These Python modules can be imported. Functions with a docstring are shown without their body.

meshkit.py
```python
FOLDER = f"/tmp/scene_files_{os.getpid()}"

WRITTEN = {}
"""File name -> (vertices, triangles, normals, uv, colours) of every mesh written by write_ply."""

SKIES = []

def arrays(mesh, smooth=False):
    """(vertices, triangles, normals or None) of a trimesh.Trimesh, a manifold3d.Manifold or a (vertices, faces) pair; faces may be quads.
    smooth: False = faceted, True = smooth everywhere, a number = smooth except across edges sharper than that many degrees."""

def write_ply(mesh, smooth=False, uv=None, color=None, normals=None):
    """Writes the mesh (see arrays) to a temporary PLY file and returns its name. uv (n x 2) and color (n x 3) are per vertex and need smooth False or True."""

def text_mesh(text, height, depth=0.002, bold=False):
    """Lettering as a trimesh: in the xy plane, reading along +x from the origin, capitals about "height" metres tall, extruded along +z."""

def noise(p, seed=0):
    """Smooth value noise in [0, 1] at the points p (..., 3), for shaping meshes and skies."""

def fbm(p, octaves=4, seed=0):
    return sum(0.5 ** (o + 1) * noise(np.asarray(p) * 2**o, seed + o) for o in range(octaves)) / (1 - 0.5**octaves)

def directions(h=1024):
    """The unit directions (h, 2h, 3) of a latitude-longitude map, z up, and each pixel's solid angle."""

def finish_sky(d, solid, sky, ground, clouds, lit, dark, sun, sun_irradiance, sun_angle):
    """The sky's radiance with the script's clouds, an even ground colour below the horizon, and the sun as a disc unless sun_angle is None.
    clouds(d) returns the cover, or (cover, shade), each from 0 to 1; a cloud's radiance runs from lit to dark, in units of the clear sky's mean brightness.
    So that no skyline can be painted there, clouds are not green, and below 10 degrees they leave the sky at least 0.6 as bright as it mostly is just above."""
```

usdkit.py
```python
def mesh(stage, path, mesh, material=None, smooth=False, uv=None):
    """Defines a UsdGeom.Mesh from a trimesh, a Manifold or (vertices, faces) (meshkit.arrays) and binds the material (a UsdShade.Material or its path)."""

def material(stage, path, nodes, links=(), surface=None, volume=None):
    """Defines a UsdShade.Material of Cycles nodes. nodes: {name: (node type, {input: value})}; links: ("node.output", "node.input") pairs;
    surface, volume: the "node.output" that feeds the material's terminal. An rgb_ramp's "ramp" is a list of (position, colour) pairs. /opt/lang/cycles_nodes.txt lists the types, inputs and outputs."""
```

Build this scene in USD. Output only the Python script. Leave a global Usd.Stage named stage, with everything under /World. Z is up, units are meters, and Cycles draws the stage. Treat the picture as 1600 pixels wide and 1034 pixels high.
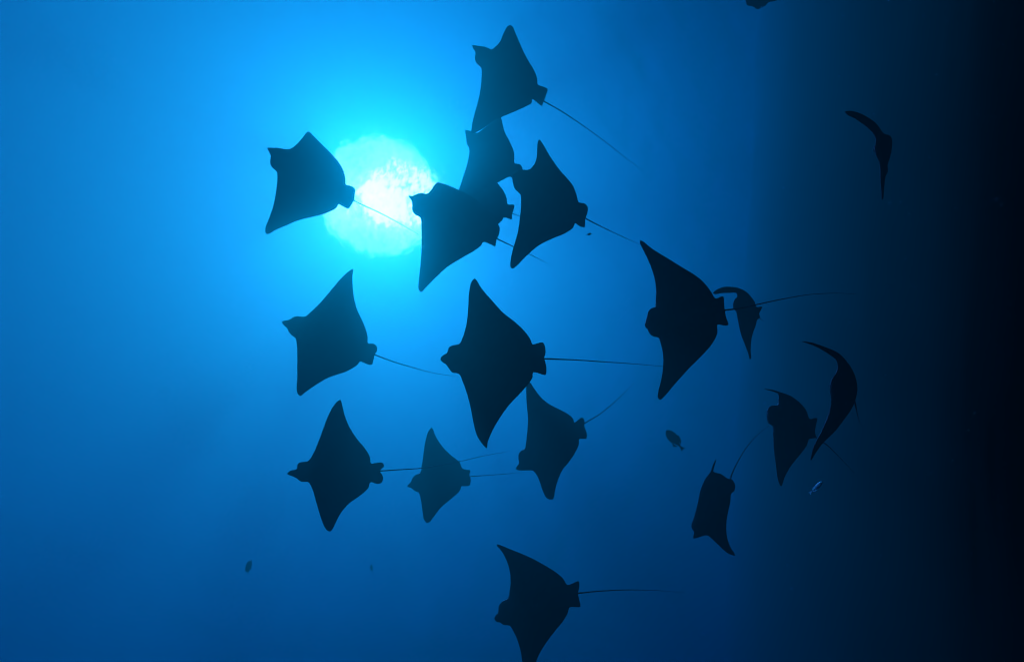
"""A school of eagle rays under the sunlit sea surface, seen from below by a diver, with a dark slope added at the right."""
import math
import numpy as np
import trimesh
import manifold3d as m3
import scipy.sparse as sp
import scipy.sparse.linalg as spl
from scipy.ndimage import map_coordinates
from scipy.spatial import Delaunay
import shapely
from shapely.geometry import Polygon
import meshkit
import usdkit
from pxr import Gf, Sdf, Usd, UsdGeom, UsdLux, UsdShade

stage = Usd.Stage.CreateInMemory()
UsdGeom.SetStageUpAxis(stage, 'Z')
UsdGeom.SetStageMetersPerUnit(stage, 1.0)
UsdGeom.Xform.Define(stage, '/World')
UsdGeom.Scope.Define(stage, '/World/Looks')

# ---------------------------------------------------------------- camera, sky, sun, exposure
DEPTH = 32.0                                     # the diver's depth; the sea surface is at z = 0
FOCAL = 760.0 / 1600.0                           # focal length in picture widths
EXPOSURE = 2.3
SUN_TOWARDS = np.array([0.1512, 0.1483, 0.9773])
SUN_TOWARDS /= np.linalg.norm(SUN_TOWARDS)
CAM_AXES = np.array([[0.36922, 0.82322, -0.43125], [0.92934, -0.32706, 0.17134], [0.0, -0.46404, -0.88581]])                     # rows: the camera's right, up and back in the world

cam = UsdGeom.Camera.Define(stage, '/World/camera')
m = np.eye(4)
m[:3, :3] = CAM_AXES
m[3, :3] = (0, 0, -DEPTH)
cam.AddTransformOp().Set(Gf.Matrix4d(m.tolist()))
cam.CreateHorizontalApertureAttr(36.0)
cam.CreateFocalLengthAttr(36.0 * FOCAL)
cam.CreateExposureAttr(EXPOSURE)
cam.CreateFStopAttr(1.2)
cam.CreateFocusDistanceAttr(5.4)

elevation = math.asin(SUN_TOWARDS[2])
rotation = math.atan2(SUN_TOWARDS[0], SUN_TOWARDS[1])
dome = UsdLux.DomeLight.Define(stage, '/World/sky')
dome.GetPrim().SetCustomDataByKey('kind', 'structure')
sky_mat = usdkit.material(stage, '/World/Looks/sky_light', {
    's': ('sky_texture', {'sky_type': 'single_scattering', 'sun_disc': False, 'sun_elevation': elevation, 'sun_rotation': rotation}),
    'b': ('background_shader', {'strength': 0.05})}, [('s.color', 'b.color')], surface='b.background')
UsdShade.MaterialBindingAPI.Apply(dome.GetPrim()).Bind(sky_mat)

sun = UsdLux.DistantLight.Define(stage, '/World/sun')
sun.CreateIntensityAttr(0.4)
sun.CreateAngleAttr(13.0)
sun.CreateNormalizeAttr(True)
sun.CreateColorAttr(Gf.Vec3f(1.0, 0.96, 0.9))
sx = np.cross([0, 0, 1.0], SUN_TOWARDS)
sx /= np.linalg.norm(sx)
m = np.eye(4)
m[:3, :3] = np.stack([sx, np.cross(SUN_TOWARDS, sx), SUN_TOWARDS])
sun.AddTransformOp().Set(Gf.Matrix4d(m.tolist()))


# ---------------------------------------------------------------- helpers
used = {}


def numbered(path):
    k = used.get(path, 0)
    used[path] = k + 1
    return path if k == 0 else '%s_%03d' % (path, k)


def tag(prim, label=None, category=None, group=None, kind=None):
    for key, value in (('label', label), ('category', category), ('group', group), ('kind', kind)):
        if value:
            prim.SetCustomDataByKey(key, value)


def part(parent, name, mesh, mat, smooth=True):
    return usdkit.mesh(stage, numbered(str(parent.GetPath()) + '/' + name), mesh, mat, smooth=smooth)


def catmull(points, step, closed=False):
    """A centripetal Catmull-Rom curve through the points, sampled about every step metres."""
    p = np.asarray(points, float)
    q = np.vstack([p[-1], p, p[0], p[1]]) if closed else np.vstack([2 * p[0] - p[1], p, 2 * p[-1] - p[-2]])
    out = []
    for i in range(1, len(q) - 2):
        a, b, c, d = q[i - 1:i + 3]
        t = np.cumsum([0] + [max(np.linalg.norm(e), 1e-6) ** 0.5 for e in (b - a, c - b, d - c)])
        n = max(1, int(round(np.linalg.norm(c - b) / step)))
        for s in np.arange(n) / n:
            x = t[1] + s * (t[2] - t[1])
            a1 = a + (b - a) * (x - t[0]) / (t[1] - t[0])
            a2 = b + (c - b) * (x - t[1]) / (t[2] - t[1])
            a3 = c + (d - c) * (x - t[2]) / (t[3] - t[2])
            b1 = a1 + (a2 - a1) * (x - t[0]) / (t[2] - t[0])
            b2 = a2 + (a3 - a2) * (x - t[1]) / (t[3] - t[1])
            out.append(b1 + (b2 - b1) * (x - t[1]) / (t[2] - t[1]))
    if not closed:
        out.append(p[-1])
    return np.array(out)


def tube(path, radii, sides=8):
    """A closed tube along the path, with capped ends."""
    path = np.asarray(path, float)
    tangent = np.gradient(path, axis=0)
    tangent /= np.linalg.norm(tangent, axis=1, keepdims=True)
    ref = np.array([0.03, 0.02, 1.0])
    v, f = [], []
    for p, t, r in zip(path, tangent, radii):
        a = np.cross(ref, t)
        a /= np.linalg.norm(a)
        b = np.cross(t, a)
        ang = np.arange(sides) * 2 * math.pi / sides
        v += [p + r * (math.cos(w) * a + math.sin(w) * b) for w in ang]
    n = len(path)
    for i in range(n - 1):
        for k in range(sides):
            a, b = i * sides + k, i * sides + (k + 1) % sides
            f += [[a, b, b + sides], [a, b + sides, a + sides]]
    v += [path[0], path[-1]]
    for k in range(sides):
        f += [[n * sides, (k + 1) % sides, k], [n * sides + 1, (n - 1) * sides + k, (n - 1) * sides + (k + 1) % sides]]
    return np.array(v), np.array(f)


def manifold(v, f):
    return m3.Manifold(m3.Mesh(np.asarray(v, np.float32), np.asarray(f, np.uint32)))


def arrays(man):
    q = man.to_mesh()
    return np.array(q.vert_properties[:, :3], float), np.array(q.tri_verts, int)


# ---------------------------------------------------------------- materials
def ray_skin():
    return usdkit.material(stage, '/World/Looks/ray_skin', {
        'belly': ('attribute', {'attribute': 'belly'}),
        'tc': ('texture_coordinate', {}),
        'n': ('noise_texture', {'scale': 9.0, 'detail': 4.0, 'roughness': 0.6}),
        'dark': ('rgb_ramp', {'ramp': [(0.3, (0.016, 0.019, 0.023)), (0.7, (0.034, 0.038, 0.043))]}),
        'pale': ('rgb_ramp', {'ramp': [(0.3, (0.34, 0.35, 0.35)), (0.7, (0.46, 0.47, 0.46))]}),
        'mix': ('mix', {}),
        'fine': ('noise_texture', {'scale': 160.0, 'detail': 2.0}),
        'b': ('bump', {'strength': 0.25, 'distance': 0.004}),
        'p': ('principled_bsdf', {'roughness': 0.55, 'specular_ior_level': 0.2})},
        [('tc.object', 'n.vector'), ('tc.object', 'fine.vector'), ('n.fac', 'dark.fac'), ('n.fac', 'pale.fac'), ('belly.fac', 'mix.fac'),
         ('dark.color', 'mix.color1'), ('pale.color', 'mix.color2'), ('mix.color', 'p.base_color'), ('fine.fac', 'b.height'), ('b.normal', 'p.normal')],
        surface='p.BSDF')


def plain(name, c1, c2, scale, rough, spec=0.25):
    return usdkit.material(stage, '/World/Looks/' + name, {
        'tc': ('texture_coordinate', {}),
        'n': ('noise_texture', {'scale': scale, 'detail': 5.0}),
        'r': ('rgb_ramp', {'ramp': [(0.35, c1), (0.65, c2)]}),
        'p': ('principled_bsdf', {'roughness': rough, 'specular_ior_level': spec})},
        [('tc.object', 'n.vector'), ('n.fac', 'r.fac'), ('r.color', 'p.base_color')], surface='p.BSDF')


SKIN = ray_skin()
EYE = plain('dark_eye', (0.008, 0.008, 0.01), (0.014, 0.014, 0.016), 30, 0.25)
MOUTH = plain('mouth_skin', (0.05, 0.05, 0.055), (0.08, 0.08, 0.08), 60, 0.6)
FISH_DARK = plain('dark_scales', (0.02, 0.024, 0.03), (0.04, 0.045, 0.05), 40, 0.5)
FISH_SILVER = plain('silver_scales', (0.55, 0.6, 0.62), (0.75, 0.78, 0.8), 40, 0.35)
ROCK = plain('added_slope_rock', (0.006, 0.007, 0.007), (0.012, 0.012, 0.011), 0.7, 1.0, 0.0)
SAND = plain('dark_sand', (0.05, 0.05, 0.045), (0.08, 0.078, 0.07), 0.9, 0.95, 0.0)

# clear water: transparent, the sun a patch with white core and glints painted in by noise; mirror-like beyond the critical angle
WATER = usdkit.material(stage, '/World/Looks/sea_surface', {
    'geo': ('geometry', {}),
    'ripple': ('noise_texture', {'scale': 1.3, 'detail': 4.0, 'roughness': 0.55, 'distortion': 0.3}),
    'bump': ('bump', {'strength': 1.0, 'distance': 0.12}),
    'stretch': ('mapping', {'rotation': (0, 0, 0.6), 'scale': (1.0, 1.8, 1.0)}),
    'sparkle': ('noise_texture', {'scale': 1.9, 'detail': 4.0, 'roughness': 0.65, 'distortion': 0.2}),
    'sun_core': ('attribute', {'attribute': 'sun_core'}),
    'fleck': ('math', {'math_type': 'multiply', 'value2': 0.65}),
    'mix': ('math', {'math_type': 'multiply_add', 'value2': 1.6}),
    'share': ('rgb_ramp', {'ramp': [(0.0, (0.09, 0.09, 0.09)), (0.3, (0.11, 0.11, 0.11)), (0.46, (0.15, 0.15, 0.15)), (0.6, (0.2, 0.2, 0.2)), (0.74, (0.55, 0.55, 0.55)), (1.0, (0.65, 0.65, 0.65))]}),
    'lw': ('layer_weight', {'blend': 0.5}),
    'f': ('rgb_ramp', {'ramp': [(0.0, (0.03, 0.03, 0.03)), (0.12, (0.04, 0.04, 0.04)), (0.22, (0.2, 0.2, 0.2)), (0.3, (0.6, 0.6, 0.6)), (0.38, (0.95, 0.95, 0.95)), (0.42, (1, 1, 1))]}),
    'clear': ('transparent_bsdf', {'color': (1, 1, 1)}),
    'patch': ('refraction_bsdf', {'distribution': 'beckmann', 'roughness': 0.28, 'IOR': 1.05, 'color': (1, 1, 1)}),
    'glow': ('refraction_bsdf', {'distribution': 'beckmann', 'roughness': 0.8, 'IOR': 1.05, 'color': (1, 1, 1)}),
    'm1': ('mix_closure', {'fac': 0.15}),
    'm2': ('mix_closure', {}),
    'mirror': ('glossy_bsdf', {'roughness': 0.3, 'color': (1, 1, 1)}),
    'm3': ('mix_closure', {})},
    [('geo.position', 'ripple.vector'), ('ripple.fac', 'bump.height'), ('bump.normal', 'patch.normal'),
     ('geo.position', 'stretch.vector'), ('stretch.vector', 'sparkle.vector'), ('sun_core.fac', 'mix.value1'), ('sparkle.fac', 'fleck.value1'), ('fleck.value', 'mix.value3'), ('mix.value', 'share.fac'), ('share.color', 'm2.fac'),
     ('patch.BSDF', 'm1.closure1'), ('glow.BSDF', 'm1.closure2'), ('clear.BSDF', 'm2.closure1'), ('m1.closure', 'm2.closure2'),
     ('lw.facing', 'f.fac'), ('f.color', 'm3.fac'), ('m2.closure', 'm3.closure1'), ('mirror.BSDF', 'm3.closure2')], surface='m3.closure')

# the water body: red is swallowed first, then green; blue carries farthest
EXTINCTION = np.array([0.144, 0.106, 0.062])
SCATTER = np.array([0.00004, 0.092, 0.052])


def water_part(share, g):
    ext, sca = EXTINCTION * share, SCATTER * share
    dens = float(ext.max())
    albedo = sca / dens
    absorb = (1 - np.clip((ext - sca) / (dens * (1 - albedo)), 0, 1)) ** 2
    return ('principled_volume', {'color': tuple(albedo), 'density': dens, 'anisotropy': g, 'absorption_color': tuple(absorb)})


HAZE = usdkit.material(stage, '/World/Looks/sea_water', {
    'wide': water_part(0.79, 0.61), 'forward': water_part(0.21, 0.88), 'sum': ('add_closure', {})},
    [('wide.volume', 'sum.closure1'), ('forward.volume', 'sum.closure2')], volume='sum.closure')

# ---------------------------------------------------------------- the setting
# the sea surface, with swell and chop modelled above the divers and coarser cells farther out
g = np.concatenate([-np.geomspace(400, 45, 24)[:-1], np.linspace(-45, 45, 301), np.geomspace(45, 400, 24)[1:]])
X, Y = np.meshgrid(g + 5, g + 15, indexing='ij')
SUN_CORE_OFFSET = [-0.930, 44.971, 0.0]                      # noise offset that paints the white core into the sun disc
near = np.clip(1.6 - np.hypot(X - 5, Y - 15) / 45, 0, 1)
rng = np.random.default_rng(4)
Z = np.zeros_like(X)
for length, height in ((14, 0.16), (9, 0.11), (5.5, 0.08), (3.7, 0.055), (2.4, 0.04), (1.7, 0.028)):
    for _ in range(3):
        a, ph = rng.normal(0.7, 0.7), rng.uniform(0, 6.28)
        Z += height * np.sin(2 * math.pi / length * rng.uniform(0.85, 1.15) * (X * math.cos(a) + Y * math.sin(a)) + ph)
Z = Z * near * 0.14
n = len(g)
idx = np.arange(n * n).reshape(n, n)
quads = np.stack([idx[:-1, :-1], idx[1:, :-1], idx[1:, 1:], idx[:-1, 1:]], -1).reshape(-1, 4)
water_pts = np.stack([X, Y, Z], -1).reshape(-1, 3)
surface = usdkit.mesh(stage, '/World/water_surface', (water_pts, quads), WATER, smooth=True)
sun_core = meshkit.fbm(np.column_stack([water_pts[:, :2] * 0.2, np.zeros(len(water_pts))]) + np.array(SUN_CORE_OFFSET))
UsdGeom.PrimvarsAPI(surface).CreatePrimvar('sun_core', Sdf.ValueTypeNames.FloatArray, 'vertex').Set([float(q) for q in (sun_core - 0.5) * near.ravel()])
tag(surface.GetPrim(), kind='structure')

# a near-black slope added to darken the water at the right, and the sea floor
into = np.array([0.3205, 0.6231, -0.7135])
into /= np.linalg.norm(into)
along = np.cross([0, 0, 1.0], into)
along /= np.linalg.norm(along)
upward = np.cross(into, along)
if upward[2] < 0:
    upward, along = -upward, -along
ga = np.concatenate([np.linspace(-90, -12, 40)[:-1], np.linspace(-12, 16, 190), np.linspace(16, 150, 60)[1:]])
gb = np.concatenate([np.linspace(-14, 16, 200), np.linspace(16, 75, 40)[1:]])
A, B = np.meshgrid(ga, gb, indexing='ij')
foot = np.array([0, 0, -DEPTH]) + into * 4.0
P = foot + A[..., None] * along + B[..., None] * upward
flat = P.reshape(-1, 3)
bumps = meshkit.fbm(flat * 0.22) * 1.1 + meshkit.fbm(flat * 0.9 + 7.0) * 0.35
# the added slope steepens away from the diver and eases off, step by step, into a ledge close by
rise = np.zeros(A.shape)
for facing, below in (([0.3072, 0.5479, -0.7781], 2.2), ([0.2909, 0.4673, -0.8349], 1.2), ([0.2695, 0.3733, -0.8877], .42)):
    facing = np.array(facing) / np.linalg.norm(facing)
    h = ((P - [0, 0, -DEPTH]) @ facing - below) / (into @ facing)
    rise = 0.5 * (rise + h + np.sqrt((rise - h) ** 2 + 0.02))
rise = rise.ravel()
bumps *= 1 / (1 + 2 * np.clip(rise, 0, 2) * np.exp(-(np.hypot(A, B).ravel() / 9) ** 2))
flat = flat + into * (0.2 * np.clip(np.hypot(A, B).ravel() / 12, 0, 1)[:, None] + bumps.reshape(-1, 1) * 0.5 - rise[:, None])
flat[:, 2] = np.minimum(flat[:, 2], -1.5 + 0.2 * np.tanh(flat[:, 2] + 1.5))     # top of the added slope, below the waves
idx = np.arange(len(ga) * len(gb)).reshape(len(ga), len(gb))
quads = np.stack([idx[:-1, :-1], idx[1:, :-1], idx[1:, 1:], idx[:-1, 1:]], -1).reshape(-1, 4)
slope = usdkit.mesh(stage, '/World/added_dark_slope', (flat, quads), ROCK, smooth=True)
tag(slope.GetPrim(), kind='structure')

g = np.linspace(-300, 300, 61)
X, Y = np.meshgrid(g, g, indexing='ij')
pts = np.stack([X, Y, -41.0 + 0.35 * np.sin(X * 0.13) * np.cos(Y * 0.11 + 1)], -1).reshape(-1, 3)
idx = np.arange(61 * 61).reshape(61, 61)
quads = np.stack([idx[:-1, :-1], idx[1:, :-1], idx[1:, 1:], idx[:-1, 1:]], -1).reshape(-1, 4)
floor = usdkit.mesh(stage, '/World/sea_floor', (pts, quads), SAND, smooth=True)
tag(floor.GetPrim(), kind='structure')

box = trimesh.creation.box([760, 760, 47.0])
box.apply_translation([0, 0, 0.9 - 23.5 - 0.0 + 0.0])
haze = usdkit.mesh(stage, '/World/haze', box, HAZE)
tag(haze.GetPrim(), kind='stuff')

# ---------------------------------------------------------------- the rays
# every ray: where its middle is, its heading, which way its back faces, and its own planform in metres
# (x towards the snout, y across the wings), with how far each wing is lifted at that moment of its stroke
RAYS = [
    dict(label='eagle ray left of the glowing sun disc, its thin tail crossing the disc', pos=[1.803,0.197,-18.332], ahead=[0.0882,-0.9961,0.0039], back=[0.0737,0.0104,0.9972], length=2.097, half=[0.868,1.852], side=1, lift=[0.1,0.06],
         outline=[[1.056,0.017],[0.94,0.097],[0.867,0.149],[0.718,0.207],[0.643,0.256],[0.56,0.419],[0.508,0.652],[0.482,0.835],[0.459,0.89],[0.42,0.894],[0.297,0.86],[0.056,0.788],[-0.139,0.731],[-0.42,0.632],[-0.626,0.515],[-0.762,0.365],[-0.86,0.205],[-0.937,0.229],[-1.018,0.246],[-1.114,0.205],[-1.157,0.089],[-1.188,-0.011],[-1.199,-0.123],[-1.2,-0.217],[-1.179,-0.31],[-1.12,-0.326],[-0.99,-0.332],[-0.913,-0.336],[-0.917,-0.408],[-0.868,-0.532],[-0.71,-0.742],[-0.479,-0.971],[-0.25,-1.197],[-0.073,-1.439],[0.102,-1.68],[0.18,-1.823],[0.222,-1.866],[0.28,-1.843],[0.327,-1.717],[0.352,-1.433],[0.401,-1.099],[0.482,-0.788],[0.57,-0.531],[0.661,-0.366],[0.738,-0.348],[0.837,-0.301],[0.896,-0.185],[0.915,-0.11],[0.992,-0.042]],
         tail=[[-1.136,-0.042,-0.0],[-1.209,-0.055,-0.005],[-2.021,0.002,-0.103],[-3.089,-0.004,-0.303],[-3.911,-0.009,-0.517],[-4.632,0.003,-0.751]]),
    dict(label='highest eagle ray seen whole, with a long straight tail slanting down to the right', pos=[5.057,2.903,-21.938], ahead=[0.0731,-0.9855,0.1529], back=[0.2831,0.1675,0.9444], length=1.73, half=[0.745,1.436], side=1, lift=[0.05,0.12],
         outline=[[0.872,0.013],[0.755,0.075],[0.633,0.13],[0.565,0.145],[0.502,0.157],[0.451,0.251],[0.414,0.392],[0.425,0.551],[0.422,0.686],[0.407,0.731],[0.374,0.763],[0.33,0.768],[0.21,0.691],[0.05,0.582],[-0.134,0.468],[-0.306,0.38],[-0.472,0.305],[-0.594,0.218],[-0.68,0.118],[-0.798,0.142],[-0.91,0.152],[-0.941,0.046],[-0.961,-0.053],[-0.97,-0.121],[-0.976,-0.192],[-0.901,-0.192],[-0.791,-0.184],[-0.719,-0.19],[-0.75,-0.253],[-0.692,-0.361],[-0.535,-0.573],[-0.339,-0.821],[-0.22,-0.993],[-0.122,-1.201],[-0.032,-1.357],[0.018,-1.41],[0.074,-1.42],[0.1,-1.37],[0.146,-1.264],[0.2,-1.072],[0.252,-0.847],[0.316,-0.635],[0.398,-0.438],[0.511,-0.245],[0.585,-0.231],[0.669,-0.204],[0.723,-0.134],[0.747,-0.063],[0.812,-0.028]],
         tail=[[-0.876,-0.085,0.0],[-0.948,-0.091,-0.011],[-1.372,-0.072,-0.093],[-1.987,-0.087,-0.234],[-2.618,-0.136,-0.411],[-3.132,-0.199,-0.581],[-3.524,-0.237,-0.73]]),
    dict(label='eagle ray tucked under the lower wing of the highest whole ray', pos=[4.29,4.069,-19.286], ahead=[0.2056,-0.9669,0.1512], back=[0.1938,0.1917,0.9621], length=1.735, half=[0.864,1.753], side=1, lift=[0.05,0.1],
         outline=[[0.875,0.012],[0.814,0.048],[0.756,0.081],[0.605,0.133],[0.524,0.33],[0.458,0.596],[0.447,0.809],[0.433,0.882],[0.387,0.908],[0.281,0.85],[0.037,0.642],[-0.26,0.503],[-0.49,0.37],[-0.683,0.156],[-0.802,0.222],[-0.936,0.179],[-0.99,0.062],[-0.965,-0.084],[-0.916,-0.198],[-0.829,-0.2],[-0.766,-0.222],[-0.696,-0.351],[-0.602,-0.536],[-0.414,-0.945],[-0.234,-1.404],[-0.139,-1.673],[-0.083,-1.749],[-0.002,-1.71],[0.08,-1.51],[0.14,-1.297],[0.282,-0.839],[0.386,-0.548],[0.475,-0.373],[0.556,-0.277],[0.636,-0.254],[0.736,-0.15]],
         tail=[[-0.846,-0.016,-0.0],[-0.944,0.026,-0.02],[-1.343,0.187,-0.11],[-1.759,0.322,-0.213]]),
    dict(label='nearly hidden eagle ray, only rear fins showing right of the ray over the sun disc', pos=[3.164,4.693,-18.509], ahead=[-0.0942,-0.9689,0.229], back=[0.1403,0.2148,0.9665], length=1.504, half=[0.99,1.294], side=1, lift=[0.05,0.05],
         outline=[[0.765,0.041],[0.673,0.117],[0.565,0.177],[0.434,0.278],[0.321,0.476],[0.251,0.727],[0.198,0.944],[0.145,1.003],[0.073,0.961],[-0.184,0.653],[-0.409,0.503],[-0.566,0.328],[-0.643,0.183],[-0.746,0.2],[-0.842,0.221],[-0.864,0.084],[-0.864,-0.061],[-0.897,-0.195],[-0.79,-0.202],[-0.656,-0.218],[-0.639,-0.293],[-0.526,-0.494],[-0.291,-0.689],[-0.066,-0.91],[0.131,-1.211],[0.221,-1.3],[0.287,-1.244],[0.317,-1.007],[0.366,-0.675],[0.454,-0.361],[0.54,-0.164],[0.653,-0.135],[0.733,-0.061]],
         tail=[[-0.819,-0.018,-0.0],[-0.88,-0.026,-0.01],[-1.087,-0.032,-0.049],[-1.441,-0.042,-0.123],[-1.8,-0.067,-0.206]]),
    dict(label='eagle ray overlapping the right edge of the glowing sun disc, upper wing short and raised', pos=[2.022,3.375,-20.542], ahead=[0.0044,-0.983,0.1837], back=[0.0982,0.1833,0.9781], length=2.279, half=[0.586,1.971], side=1, lift=[0.14,0.05],
         outline=[[1.148,0.02],[1.064,0.049],[0.963,0.155],[0.888,0.205],[0.769,0.247],[0.724,0.343],[0.686,0.502],[0.663,0.575],[0.63,0.607],[0.575,0.62],[0.416,0.648],[0.119,0.665],[-0.189,0.66],[-0.464,0.61],[-0.763,0.492],[-0.991,0.367],[-1.1,0.288],[-1.157,0.237],[-1.183,0.147],[-1.197,0.051],[-1.19,-0.054],[-1.21,-0.148],[-1.221,-0.22],[-1.104,-0.22],[-0.905,-0.247],[-0.893,-0.339],[-0.774,-0.544],[-0.545,-0.849],[-0.327,-1.175],[-0.172,-1.527],[-0.052,-1.842],[-0.001,-1.986],[0.09,-1.94],[0.163,-1.75],[0.302,-1.294],[0.439,-0.901],[0.584,-0.57],[0.709,-0.333],[0.844,-0.321],[0.946,-0.247],[0.995,-0.125],[1.047,-0.053]],
         tail=[[-1.129,-0.035,-0.0],[-1.179,-0.034,-0.01],[-1.614,-0.044,-0.104],[-2.048,-0.055,-0.214],[-2.561,-0.082,-0.366]]),
    dict(label='narrow winged eagle ray right of the overlapping cluster, tail reaching the biggest ray', pos=[2.449,3.783,-24.165], ahead=[0.0462,-0.9601,0.2759], back=[0.1754,0.2798,0.9439], length=1.419, half=[0.797,1.412], side=1, lift=[0.08,0.1],
         outline=[[0.724,0.029],[0.719,0.096],[0.672,0.178],[0.601,0.228],[0.512,0.28],[0.471,0.392],[0.479,0.516],[0.549,0.702],[0.573,0.79],[0.565,0.824],[0.531,0.816],[0.453,0.771],[0.262,0.647],[0.008,0.518],[-0.206,0.441],[-0.336,0.377],[-0.457,0.269],[-0.542,0.181],[-0.66,0.209],[-0.743,0.167],[-0.782,0.054],[-0.788,-0.018],[-0.825,-0.095],[-0.849,-0.16],[-0.807,-0.18],[-0.726,-0.182],[-0.656,-0.178],[-0.663,-0.251],[-0.585,-0.404],[-0.412,-0.603],[-0.25,-0.819],[-0.132,-1.117],[-0.062,-1.358],[-0.025,-1.423],[0.027,-1.403],[0.097,-1.251],[0.152,-1.036],[0.203,-0.788],[0.292,-0.528],[0.379,-0.311],[0.463,-0.168],[0.487,-0.158],[0.598,-0.126],[0.659,-0.065]],
         tail=[[-0.738,-0.016,0.0],[-0.786,-0.019,-0.011],[-1.107,-0.024,-0.094],[-1.378,-0.024,-0.175],[-1.828,-0.013,-0.33],[-1.97,-0.016,-0.384]]),
    dict(label='eagle ray swimming directly below the sun disc at the left edge of the school', pos=[-1.474,1.512,-22.017], ahead=[0.0083,-0.9951,0.0986], back=[-0.0901,0.0974,0.9912], length=1.743, half=[1.453,1.209], side=1, lift=[0.12,0.08],
         outline=[[0.881,0.011],[0.863,0.047],[0.778,0.1],[0.737,0.168],[0.687,0.21],[0.544,0.257],[0.481,0.378],[0.407,0.547],[0.34,0.738],[0.276,0.947],[0.211,1.161],[0.133,1.354],[0.067,1.464],[0.036,1.488],[0.022,1.435],[-0.004,1.317],[-0.078,1.126],[-0.18,0.919],[-0.304,0.737],[-0.467,0.57],[-0.59,0.434],[-0.684,0.3],[-0.737,0.176],[-0.839,0.204],[-0.931,0.16],[-0.957,0.076],[-0.943,0.01],[-0.958,-0.108],[-0.96,-0.206],[-0.899,-0.227],[-0.808,-0.222],[-0.727,-0.22],[-0.694,-0.308],[-0.569,-0.474],[-0.417,-0.603],[-0.268,-0.731],[-0.136,-0.9],[-0.03,-1.061],[0.037,-1.178],[0.069,-1.243],[0.14,-1.213],[0.192,-1.121],[0.253,-0.926],[0.332,-0.711],[0.419,-0.474],[0.493,-0.295],[0.56,-0.188],[0.642,-0.16],[0.712,-0.113],[0.759,-0.058],[0.819,-0.038]],
         tail=[[-0.901,0.001,0.0],[-0.945,0.002,-0.006],[-1.274,-0.006,-0.06],[-1.715,0.016,-0.148],[-2.153,0.055,-0.254],[-2.689,0.162,-0.41]]),
    dict(label='big dark eagle ray in the middle of the school with level tail', pos=[-0.445,2.868,-26.256], ahead=[-0.3592,-0.8891,0.2836], back=[-0.0511,0.3222,0.9453], length=1.306, half=[1.051,1.176], side=1, lift=[0.08,0.08],
         outline=[[0.658,0.005],[0.612,0.056],[0.577,0.074],[0.543,0.156],[0.485,0.18],[0.415,0.196],[0.368,0.285],[0.321,0.45],[0.297,0.664],[0.282,0.881],[0.244,1.03],[0.202,1.068],[0.178,1.044],[0.113,0.933],[-0.028,0.765],[-0.169,0.61],[-0.337,0.479],[-0.469,0.348],[-0.542,0.24],[-0.559,0.192],[-0.628,0.205],[-0.702,0.217],[-0.734,0.156],[-0.739,0.072],[-0.722,0.007],[-0.735,-0.037],[-0.753,-0.121],[-0.742,-0.218],[-0.655,-0.198],[-0.574,-0.185],[-0.563,-0.253],[-0.511,-0.337],[-0.392,-0.47],[-0.25,-0.627],[-0.135,-0.799],[-0.044,-0.974],[0.01,-1.129],[0.025,-1.228],[0.082,-1.167],[0.159,-1.046],[0.213,-0.865],[0.253,-0.666],[0.304,-0.471],[0.365,-0.303],[0.417,-0.196],[0.506,-0.172],[0.553,-0.113],[0.588,-0.066],[0.623,-0.047]],
         tail=[[-0.678,0.002,0.0],[-0.724,0.0,-0.011],[-1.117,-0.011,-0.116],[-1.452,-0.028,-0.228],[-1.774,-0.044,-0.355],[-2.151,-0.07,-0.53],[-2.327,-0.085,-0.622]]),
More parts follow.
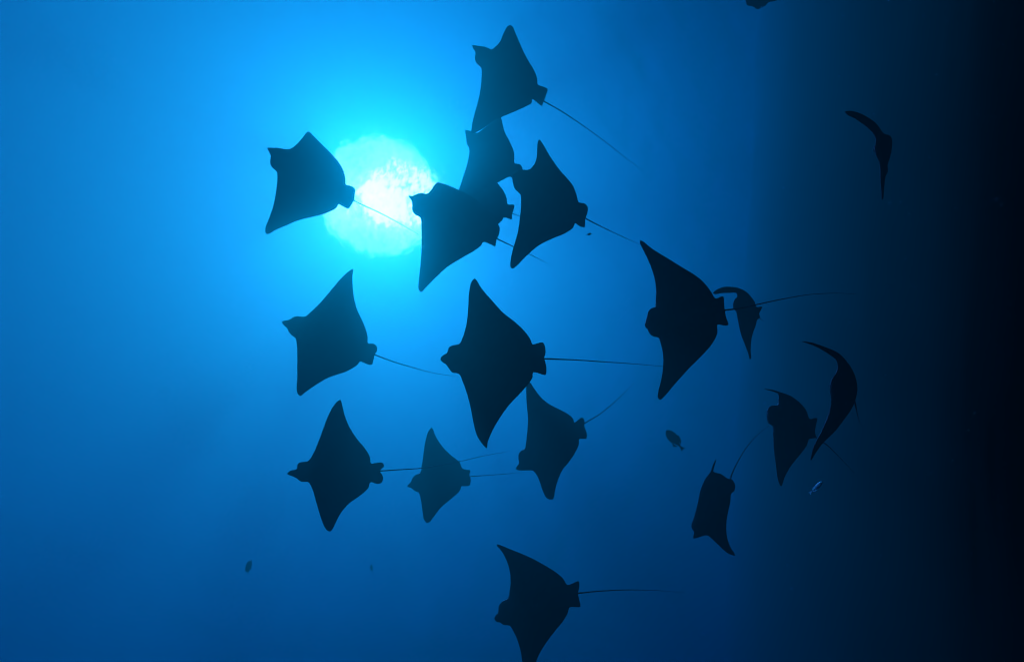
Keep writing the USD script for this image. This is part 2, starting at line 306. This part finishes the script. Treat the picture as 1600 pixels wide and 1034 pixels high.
    dict(label='biggest and darkest eagle ray, wings fully spread, tail drawn across a small edge-on ray', pos=[0.808,3.874,-28.155], ahead=[-0.5213,-0.7576,0.3928], back=[0.0847,0.4121,0.9072], length=0.822, half=[0.882,0.841], side=1, lift=[0.1,0.08],
         outline=[[0.414,-0.009],[0.399,0.026],[0.38,0.07],[0.352,0.131],[0.31,0.156],[0.276,0.159],[0.258,0.236],[0.235,0.344],[0.228,0.474],[0.247,0.628],[0.278,0.776],[0.295,0.863],[0.286,0.889],[0.264,0.877],[0.175,0.768],[0.037,0.639],[-0.088,0.523],[-0.214,0.408],[-0.289,0.311],[-0.345,0.199],[-0.365,0.149],[-0.383,0.14],[-0.456,0.152],[-0.455,0.077],[-0.453,0.002],[-0.458,-0.074],[-0.473,-0.162],[-0.421,-0.157],[-0.357,-0.138],[-0.348,-0.226],[-0.282,-0.331],[-0.159,-0.446],[0.002,-0.578],[0.163,-0.735],[0.273,-0.853],[0.323,-0.888],[0.346,-0.861],[0.34,-0.786],[0.306,-0.666],[0.271,-0.509],[0.259,-0.372],[0.269,-0.234],[0.286,-0.17],[0.335,-0.15],[0.377,-0.11],[0.389,-0.06],[0.409,-0.038]],
         tail=[[-0.426,0.001,0.0],[-0.453,0.003,-0.012],[-0.583,0.006,-0.072],[-0.777,0.029,-0.166],[-0.946,0.049,-0.256],[-1.142,0.063,-0.371],[-1.321,0.049,-0.49],[-1.453,0.021,-0.586]]),
    dict(label='eagle ray under the big middle ray, heading down left with tail curving up right', pos=[-1.893,5.861,-24.155], ahead=[-0.7655,-0.6203,0.1711], back=[-0.1211,0.4,0.9085], length=1.519, half=[1.346,0.879], side=1, lift=[0.06,0.1],
         outline=[[0.768,-0.004],[0.73,0.024],[0.664,0.055],[0.636,0.134],[0.569,0.222],[0.493,0.242],[0.431,0.237],[0.338,0.343],[0.208,0.523],[0.084,0.708],[-0.024,0.936],[-0.141,1.161],[-0.237,1.303],[-0.297,1.335],[-0.323,1.307],[-0.33,1.169],[-0.365,0.922],[-0.449,0.728],[-0.574,0.544],[-0.675,0.374],[-0.707,0.258],[-0.689,0.187],[-0.769,0.19],[-0.873,0.195],[-0.895,0.134],[-0.867,0.069],[-0.838,0.036],[-0.815,-0.081],[-0.797,-0.153],[-0.736,-0.209],[-0.677,-0.174],[-0.616,-0.145],[-0.551,-0.238],[-0.398,-0.346],[-0.216,-0.436],[-0.029,-0.507],[0.133,-0.629],[0.276,-0.784],[0.412,-0.95],[0.464,-0.933],[0.519,-0.839],[0.515,-0.663],[0.484,-0.476],[0.473,-0.333],[0.502,-0.207],[0.634,-0.122],[0.741,-0.053]],
         tail=[[-0.788,0.049,0.0],[-0.865,0.07,-0.009],[-1.193,0.084,-0.069],[-1.546,0.149,-0.137],[-1.841,0.228,-0.199],[-2.102,0.31,-0.26]]),
    dict(label='dark lower left eagle ray with long blunt snout and two rounded rear fins', pos=[-3.067,1.937,-24.494], ahead=[-0.2775,-0.9558,0.0973], back=[-0.2573,0.1715,0.951], length=1.289, half=[1.12,0.868], side=1, lift=[0.08,0.08],
         outline=[[0.651,0.005],[0.611,0.05],[0.524,0.071],[0.522,0.13],[0.487,0.169],[0.375,0.185],[0.305,0.303],[0.248,0.47],[0.192,0.663],[0.134,0.86],[0.061,1.024],[-0.007,1.107],[-0.038,1.12],[-0.058,1.077],[-0.103,0.913],[-0.187,0.713],[-0.32,0.514],[-0.451,0.364],[-0.532,0.238],[-0.563,0.126],[-0.637,0.132],[-0.737,0.134],[-0.764,0.084],[-0.729,0.04],[-0.699,0.006],[-0.734,-0.04],[-0.763,-0.116],[-0.73,-0.184],[-0.668,-0.192],[-0.573,-0.163],[-0.537,-0.256],[-0.423,-0.362],[-0.264,-0.478],[-0.156,-0.621],[-0.096,-0.756],[-0.047,-0.881],[-0.018,-0.904],[0.041,-0.861],[0.103,-0.742],[0.16,-0.589],[0.218,-0.415],[0.276,-0.245],[0.352,-0.123],[0.443,-0.115],[0.513,-0.065],[0.571,-0.033]],
         tail=[[-0.669,0.004,0.0],[-0.706,0.006,-0.004],[-1.015,0.024,-0.044],[-1.328,0.042,-0.097],[-1.948,0.149,-0.23],[-2.329,0.242,-0.334],[-2.757,0.327,-0.479]]),
    dict(label='smallest spread-winged eagle ray, just right of the long snouted lower left ray', pos=[-3.927,5.006,-21.76], ahead=[-0.4118,-0.895,0.1717], back=[-0.2146,0.2783,0.9362], length=1.371, half=[1.256,0.877], side=1, lift=[0.08,0.08],
         outline=[[0.696,0.002],[0.619,0.07],[0.557,0.17],[0.48,0.231],[0.386,0.255],[0.324,0.446],[0.267,0.693],[0.196,0.976],[0.1,1.187],[0.029,1.242],[0.002,1.213],[-0.054,1.021],[-0.2,0.764],[-0.371,0.559],[-0.546,0.39],[-0.609,0.233],[-0.72,0.181],[-0.788,0.161],[-0.766,0.045],[-0.787,-0.033],[-0.749,-0.177],[-0.67,-0.192],[-0.556,-0.179],[-0.491,-0.29],[-0.292,-0.43],[-0.058,-0.583],[0.1,-0.75],[0.236,-0.903],[0.292,-0.917],[0.362,-0.823],[0.388,-0.607],[0.405,-0.38],[0.453,-0.171],[0.541,-0.122],[0.592,-0.06]],
         tail=[[-0.706,0.016,0.0],[-0.763,0.02,-0.008],[-1.269,0.003,-0.102],[-1.867,-0.012,-0.242],[-2.199,-0.024,-0.335]]),
    dict(label='lowest eagle ray, its lower wing tip cut off by the bottom of the picture', pos=[-2.921,3.963,-27.577], ahead=[-0.5136,-0.8347,0.1985], back=[-0.2909,0.3871,0.8749], length=0.988, half=[0.775,0.686], side=1, lift=[0.1,0.08],
         outline=[[0.499,-0.002],[0.475,0.031],[0.447,0.039],[0.423,0.11],[0.37,0.15],[0.297,0.162],[0.265,0.224],[0.227,0.323],[0.21,0.444],[0.222,0.572],[0.257,0.675],[0.292,0.734],[0.285,0.748],[0.259,0.736],[0.135,0.654],[-0.035,0.542],[-0.185,0.425],[-0.317,0.304],[-0.4,0.203],[-0.433,0.122],[-0.507,0.122],[-0.583,0.123],[-0.571,0.061],[-0.539,-0.004],[-0.537,-0.085],[-0.531,-0.149],[-0.461,-0.133],[-0.399,-0.121],[-0.369,-0.169],[-0.288,-0.244],[-0.183,-0.313],[-0.056,-0.407],[0.053,-0.508],[0.123,-0.606],[0.172,-0.694],[0.197,-0.739],[0.224,-0.739],[0.247,-0.696],[0.272,-0.553],[0.271,-0.408],[0.288,-0.273],[0.319,-0.169],[0.345,-0.111],[0.414,-0.087],[0.449,-0.047],[0.481,-0.038]],
         tail=[[-0.51,0.004,0.0],[-0.538,0.001,-0.007],[-0.746,-0.018,-0.066],[-0.988,-0.048,-0.147],[-1.22,-0.086,-0.237],[-1.442,-0.129,-0.336],[-1.672,-0.184,-0.454]]),
    dict(label='small edge-on eagle ray crossed by the tail of the biggest ray', pos=[1.528,5.88,-27.225], ahead=[-0.1088,-0.9391,0.326], back=[0.0799,0.3186,0.9445], length=0.416, half=[0.076,0.67], side=1, lift=[0.06,0.0],
         outline=[[0.548,0.077],[0.499,0.147],[0.411,0.208],[0.311,0.238],[0.205,0.251],[0.088,0.238],[-0.031,0.182],[-0.108,0.126],[-0.15,0.074],[-0.196,0.086],[-0.239,0.098],[-0.227,0.044],[-0.217,-0.01],[-0.248,-0.054],[-0.222,-0.1],[-0.227,-0.19],[-0.223,-0.295],[-0.241,-0.422],[-0.278,-0.544],[-0.324,-0.663],[-0.311,-0.672],[-0.269,-0.612],[-0.168,-0.494],[-0.043,-0.345],[0.055,-0.19],[0.123,-0.079],[0.178,-0.043],[0.211,0.025],[0.199,0.091],[0.173,0.124],[0.188,0.158],[0.206,0.177],[0.307,0.15],[0.431,0.11],[0.506,0.074]],
         tail=[[-0.201,-0.028,0.0],[-0.225,-0.059,-0.014],[-0.262,-0.085,-0.036],[-0.294,-0.099,-0.058]]),
    dict(label='eagle ray with broad body and thin hooked upper wing, left of the black crescent ray', pos=[0.203,5.669,-28.549], ahead=[-0.0695,-0.8954,0.4398], back=[0.0123,0.4401,0.8979], length=0.583, half=[0.284,0.738], side=1, lift=[0.05,0.0],
         outline=[[0.401,0.285],[0.305,0.306],[0.219,0.308],[0.075,0.302],[-0.049,0.258],[-0.133,0.202],[-0.205,0.113],[-0.25,0.135],[-0.29,0.148],[-0.297,0.072],[-0.309,-0.009],[-0.343,-0.069],[-0.308,-0.094],[-0.271,-0.111],[-0.269,-0.191],[-0.226,-0.317],[-0.164,-0.478],[-0.138,-0.614],[-0.131,-0.738],[-0.073,-0.676],[-0.012,-0.554],[0.059,-0.407],[0.132,-0.232],[0.186,-0.094],[0.239,-0.082],[0.282,-0.011],[0.302,0.067],[0.275,0.123],[0.199,0.155],[0.207,0.221],[0.222,0.277],[0.287,0.289]],
         tail=[[-0.309,-0.037,0.0],[-0.332,-0.068,-0.016],[-0.436,-0.114,-0.092],[-0.604,-0.242,-0.226],[-0.684,-0.309,-0.294]]),
    dict(label='black crescent-shaped eagle ray banked edge-on, longest of the rays at the right', pos=[0.593,4.604,-29.529], ahead=[-0.0853,-0.9688,0.2328], back=[0.0288,0.2312,0.9725], length=0.288, half=[0.292,0.674], side=1, lift=[0.05,0.0],
         outline=[[0.556,0.296],[0.458,0.315],[0.304,0.317],[0.144,0.303],[0.01,0.235],[-0.08,0.154],[-0.139,0.063],[-0.161,-0.039],[-0.154,-0.128],[-0.111,-0.247],[-0.057,-0.369],[0.022,-0.497],[0.06,-0.593],[0.084,-0.674],[0.101,-0.559],[0.072,-0.379],[0.059,-0.225],[0.089,-0.103],[0.138,-0.009],[0.152,0.072],[0.126,0.131],[0.124,0.184],[0.157,0.238],[0.242,0.266],[0.377,0.291],[0.48,0.297]],
         tail=[[-0.146,-0.043,0.0],[-0.16,-0.078,-0.015],[-0.183,-0.152,-0.041],[-0.207,-0.223,-0.07]]),
    dict(label='squarish eagle ray rolled on its side at lower right, thin tail arching up', pos=[-1.088,5.362,-28.25], ahead=[-0.9388,-0.3242,0.1167], back=[-0.1217,0.6288,0.768], length=0.735, half=[0.324,0.501], side=1, lift=[0.03,0.0],
         outline=[[-0.484,0.316],[-0.423,0.29],[-0.35,0.251],[-0.384,0.176],[-0.395,0.086],[-0.42,0.04],[-0.389,-0.023],[-0.329,-0.055],[-0.285,-0.047],[-0.193,-0.101],[-0.046,-0.172],[0.064,-0.243],[0.138,-0.313],[0.196,-0.399],[0.237,-0.501],[0.274,-0.427],[0.274,-0.282],[0.278,-0.138],[0.32,-0.105],[0.413,-0.046],[0.356,-0.011],[0.326,0.05],[0.21,0.097],[0.059,0.165],[-0.064,0.226],[-0.205,0.269],[-0.325,0.278],[-0.417,0.308]],
         tail=[[-0.373,0.014,-0.0],[-0.405,0.055,0.008],[-0.514,0.094,0.006],[-0.664,0.13,-0.005],[-0.84,0.158,-0.027],[-1.039,0.161,-0.064],[-1.185,0.141,-0.101]]),
    dict(label='lone edge-on eagle ray at far upper right, bent like a boomerang in the dark water', pos=[2.455,3.757,-29.59], ahead=[-0.5667,-0.796,0.2126], back=[0.1165,0.178,0.9771], length=0.156, half=[0.315,0.412], side=1, lift=[0.05,0.0],
         outline=[[0.333,0.316],[0.27,0.311],[0.206,0.286],[0.135,0.243],[0.071,0.194],[0.026,0.136],[-0.002,0.1],[-0.053,0.08],[-0.078,0.056],[-0.084,0.007],[-0.076,-0.056],[-0.061,-0.103],[-0.042,-0.148],[-0.049,-0.199],[-0.028,-0.228],[-0.015,-0.309],[-0.004,-0.412],[0.003,-0.411],[0.011,-0.338],[0.02,-0.253],[0.025,-0.154],[0.037,-0.103],[0.063,-0.058],[0.08,0.0],[0.07,0.063],[0.084,0.104],[0.135,0.16],[0.199,0.213],[0.261,0.258],[0.314,0.289]],
         tail=[]),
    dict(label='dim dark eagle ray mostly out of view, cut off by the top of the picture', pos=[6.442,5.132,-25.964], ahead=[-0.3808,-0.8052,0.4546], back=[0.3874,0.3075,0.8691], length=0.583, half=[0.427,0.197], side=1, lift=[0.1,0.0],
         outline=[[0.285,-0.038],[0.272,-0.075],[0.253,-0.114],[0.229,-0.141],[0.183,-0.151],[0.131,-0.161],[0.095,-0.185],[0.068,-0.197],[0.042,-0.198],[0.002,-0.174],[-0.057,-0.154],[-0.087,-0.112],[-0.173,-0.098],[-0.241,-0.079],[-0.307,-0.048],[-0.268,0.059],[-0.153,0.202],[-0.019,0.36],[0.074,0.448],[0.168,0.422],[0.218,0.256],[0.265,0.069]],
         tail=[[-0.291,0.0,0.0],[-0.357,0.003,-0.03],[-0.488,-0.016,-0.087],[-0.646,-0.055,-0.156]]),
]


def ray_body(r):
    half, side, lift = r['half'], r['side'], r['lift']

    def bend(y):
        s = np.where(y * side > 0, 0, 1)
        v, k = np.take(half, s), np.take(lift, s)
        return k * v * 2 * np.minimum(np.abs(y) / v, 1.3) ** 2.2

    step = 0.022
    rim = catmull(r['outline'], step, closed=True)
    poly = Polygon(rim)
    if not poly.is_valid:
        poly = max(getattr(poly.buffer(0), 'geoms', [poly.buffer(0)]), key=lambda q: q.area)
        rim = np.array(poly.exterior.coords)[:-1]
    # thickness: inflate the planform like a membrane
    h = 0.02
    lo, hi = rim.min(0) - 2 * h, rim.max(0) + 2 * h
    nx, ny = np.ceil((hi - lo) / h).astype(int) + 1
    gx, gy = lo[0] + h * np.arange(nx), lo[1] + h * np.arange(ny)
    inside = shapely.contains_xy(poly, *np.meshgrid(gx, gy, indexing='ij'))
    num = -np.ones((nx, ny), int)
    num[inside] = np.arange(inside.sum())
    rows, cols, vals = [], [], []
    for dx, dy in ((1, 0), (-1, 0), (0, 1), (0, -1)):
        other = np.roll(num, (-dx, -dy), (0, 1))
        ok = inside & (other >= 0)
        rows.append(num[ok]), cols.append(other[ok]), vals.append(-np.ones(ok.sum()))
    k = inside.sum()
    rows.append(np.arange(k)), cols.append(np.arange(k)), vals.append(4 * np.ones(k))
    u = np.zeros((nx, ny))
    u[inside] = spl.spsolve(sp.csr_matrix((np.concatenate(vals), (np.concatenate(rows), np.concatenate(cols))), (k, k)), np.full(k, h * h))
    # mesh points: the rim and a jittered grid inside
    fine = 0.03
    px, py = np.meshgrid(np.arange(lo[0], hi[0], fine), np.arange(lo[1], hi[1], fine * 0.866), indexing='ij')
    px = px + (np.arange(px.shape[1]) % 2) * fine / 2
    inner = np.stack([px.ravel(), py.ravel()], 1)
    core = poly.buffer(-0.013)
    inner = inner[shapely.contains_xy(core, inner[:, 0], inner[:, 1])]
    pts = np.vstack([rim, inner])
    tri = Delaunay(pts).simplices
    cen = pts[tri].mean(1)
    area = np.cross(pts[tri[:, 1]] - pts[tri[:, 0]], pts[tri[:, 2]] - pts[tri[:, 0]])
    tri = tri[shapely.contains_xy(poly, cen[:, 0], cen[:, 1]) & (np.abs(area) > 1e-9)]
    area = np.cross(pts[tri[:, 1]] - pts[tri[:, 0]], pts[tri[:, 2]] - pts[tri[:, 0]])
    tri[area < 0] = tri[area < 0][:, ::-1]
    used_v, tri = np.unique(tri, return_inverse=True)
    pts, tri = pts[used_v], tri.reshape(-1, 3)
    # the rim of the triangulation, as directed edges
    directed = tri[:, [0, 1, 1, 2, 2, 0]].reshape(-1, 2)
    key = directed[:, 0] * len(pts) + directed[:, 1]
    rim_edges = directed[~np.isin(key, directed[:, 1] * len(pts) + directed[:, 0])]
    t = np.sqrt(np.maximum(map_coordinates(u, ((pts - lo) / h).T, order=1), 0))
    L = r['length']
    s = pts[:, 0] / L
    head = np.exp(-((s - 0.36) / 0.16) ** 2) * np.exp(-(pts[:, 1] / (0.2 * L)) ** 2)
    spine = np.exp(-(pts[:, 1] / (0.16 * L)) ** 2) * np.clip(1.2 - np.abs(s) * 1.4, 0, 1)
    rear = np.clip((-s - 0.3) / 0.15, 0, 1)
    top = t * (0.26 + 0.30 * head + 0.10 * spine) * (1 - 0.6 * rear)
    low = t * (0.17 + 0.22 * head + 0.05 * spine) * (1 - 0.6 * rear)
    top, low = np.maximum(top, 0.003), np.maximum(low, 0.003)
    z = bend(pts[:, 1])
    nv = len(pts)
    v = np.vstack([np.column_stack([pts, z + top]), np.column_stack([pts, z - low])])
    p, q = rim_edges.T
    f = np.vstack([tri, tri[:, ::-1] + nv, np.column_stack([q, p, p + nv]), np.column_stack([q, p + nv, q + nv])])
    body = manifold(v, f)
    solid = not body.is_empty()
    if r['tail']:
        path = np.array(r['tail'], float)
        path = catmull(path, 0.05)
        far = np.concatenate([[0], np.cumsum(np.linalg.norm(np.diff(path, axis=0), axis=1))])
        rad = (0.0078 * (1 - far / far[-1]) ** 1.2 + 0.0011) * max(1.0, r['length'] / 1.1)
        rad[0] = 0.008
        tv, tf = tube(path, rad)
        tail = manifold(tv, tf)
        if solid and not tail.is_empty():
            v, f = arrays(body + tail)
        else:
            f = np.vstack([f, tf + len(v)])
            v = np.vstack([v, tv])
    return v, f, poly, bend, (pts, top, low)


def belly_primvar(mesh, v, f):
    nrm = np.zeros_like(v)
    fn = np.cross(v[f[:, 1]] - v[f[:, 0]], v[f[:, 2]] - v[f[:, 0]])
    for k in range(3):
        np.add.at(nrm, f[:, k], fn)
    nrm /= np.maximum(np.linalg.norm(nrm, axis=1, keepdims=True), 1e-12)
    b = np.clip(0.5 - nrm[:, 2] * 1.6, 0, 1)
    UsdGeom.PrimvarsAPI(mesh).CreatePrimvar('belly', Sdf.ValueTypeNames.FloatArray, 'vertex').Set([float(q) for q in b])


def place(prim, pos, ahead, back):
    a = np.array(ahead, float)
    a /= np.linalg.norm(a)
    c = np.array(back, float)
    c -= a * (c @ a)
    c /= np.linalg.norm(c)
    q = np.eye(4)
    q[:3, :3] = np.stack([a, np.cross(c, a), c])
    q[3, :3] = pos
    prim.AddTransformOp().Set(Gf.Matrix4d(q.tolist()))


for r in RAYS:
    root = UsdGeom.Xform.Define(stage, numbered('/World/eagle_ray'))
    tag(root.GetPrim(), r['label'], 'ray', 'school of eagle rays')
    place(root, r['pos'], r['ahead'], r['back'])
    v, f, poly, bend, (pts, top, low) = ray_body(r)
    body = part(root.GetPrim(), 'body', (v, f), SKIN)
    belly_primvar(body, v, f)
    # an eye on each side of the head
    L = r['length']
    x = 0.36 * L
    cut = poly.intersection(shapely.LineString([(x, -2), (x, 2)]))
    spans = [c.bounds for c in getattr(cut, 'geoms', [cut]) if c.length > 0.02]
    if spans:
        b = min(spans, key=lambda q: 0 if q[1] <= 0 <= q[3] else min(abs(q[1]), abs(q[3])))
        for y in (max(b[1], -0.13 * L) + 0.03, min(b[3], 0.13 * L) - 0.03):
            k = np.argmin(np.hypot(pts[:, 0] - x, pts[:, 1] - y))
            ball = trimesh.creation.icosphere(2, 0.016)
            ball.apply_scale([1.1, 0.9, 1])
            ball.apply_translation([x, y, float(bend(np.array(y))) + top[k] - 0.006])
            part(root.GetPrim(), 'eye', ball, EYE)

# ---------------------------------------------------------------- the fish between them
FISH = [
    ('small dark oval fish below and right of the biggest eagle ray', [-0.814, 8.891, -23.982], [-1.081, 9.277, -24.308], FISH_DARK, 0.42, [0.393, -0.578, -0.715]),
    ('small pale silver fish glinting under the hook-winged ray at the right', [-0.312, 6.583, -28.634], [-0.521, 6.626, -28.526], FISH_SILVER, 0.3, [0.185, -0.897, 0.401]),
    ('round dark speck of a fish seen end-on in the lower left water', [-9.954, 2.655, -16.035], [-10.233, 2.872, -15.77], FISH_DARK, 0.8, [0.699, 0.051, -0.713]),
    ('fainter speck of a distant fish below the long snouted ray', [-12.153, 8.343, -11.809], [-12.291, 8.554, -11.608], FISH_DARK, 0.8, [0.693, -0.118, -0.712]),
    ('tiny dark fish just under the rear fins of the narrow winged ray', [1.549, 3.354, -26.652], [1.512, 3.312, -26.615], FISH_DARK, 0.4, [0.07, -0.358, -0.931]),
]


def fish_body(length, ratio):
    """An oval fish along x (head at +x), with its tail stalk, as one closed body."""
    s = np.linspace(0, 1, 17)
    prof = np.interp(s, [0, 0.04, 0.15, 0.35, 0.55, 0.75, 0.88, 1.0], [0.06, 0.34, 0.72, 1.0, 0.93, 0.55, 0.24, 0.16])
    sides = 14
    v, f = [], []
    for q, w in zip(s, prof):
        for k in range(sides):
            a = 2 * math.pi * k / sides
            v.append([length * (0.5 - 0.82 * q), 0.45 * ratio * 0.5 * length * w * math.cos(a), ratio * 0.5 * length * w * math.sin(a)])
    for i in range(len(s) - 1):
        for k in range(sides):
            a, b = i * sides + k, i * sides + (k + 1) % sides
            f += [[a, a + sides, b + sides], [a, b + sides, b]]
    n = len(v)
    v += [[length * 0.505, 0, 0], [-length * 0.33, 0, 0]]
    for k in range(sides):
        f += [[n, k, (k + 1) % sides], [n + 1, (len(s) - 1) * sides + (k + 1) % sides, (len(s) - 1) * sides + k]]
    return np.array(v), np.array(f)


def fin(outline, thick):
    m = trimesh.creation.extrude_polygon(Polygon(outline), thick)
    m.apply_translation([0, 0, -thick / 2])
    m.apply_transform(trimesh.transformations.rotation_matrix(math.pi / 2, [1, 0, 0]))
    return m


for label, head, tail, mat, ratio, flank in FISH:
    head, tail = np.array(head), np.array(tail)
    axis = head - tail
    length = float(np.linalg.norm(axis))
    root = UsdGeom.Xform.Define(stage, numbered('/World/fish'))
    tag(root.GetPrim(), label, 'fish')
    lift = np.cross(axis, flank)
    place(root, ((head + tail) / 2).tolist(), axis, lift)
    p = root.GetPrim()
    part(p, 'body', fish_body(length, ratio), mat)
    e = length
    part(p, 'tail_fin', fin([(-0.30 * e, -0.02 * e), (-0.5 * e, -0.10 * e), (-0.46 * e, 0), (-0.5 * e, 0.10 * e), (-0.30 * e, 0.02 * e)], 0.014 * e), mat, False)
    part(p, 'dorsal_fin', fin([(0.2 * e, 0.38 * ratio * e), (0.02 * e, 0.62 * ratio * e), (-0.2 * e, 0.42 * ratio * e), (-0.26 * e, 0.16 * ratio * e)], 0.012 * e), mat, False)
    part(p, 'anal_fin', fin([(-0.02 * e, -0.4 * ratio * e), (-0.14 * e, -0.58 * ratio * e), (-0.26 * e, -0.2 * ratio * e)], 0.012 * e), mat, False)
    for side in (-1, 1):
        ball = trimesh.creation.icosphere(1, 0.022 * e)
        ball.apply_translation([0.4 * e, side * 0.45 * ratio * 0.5 * e * 0.66, 0.06 * ratio * e])
        part(p, 'eye', ball, EYE)
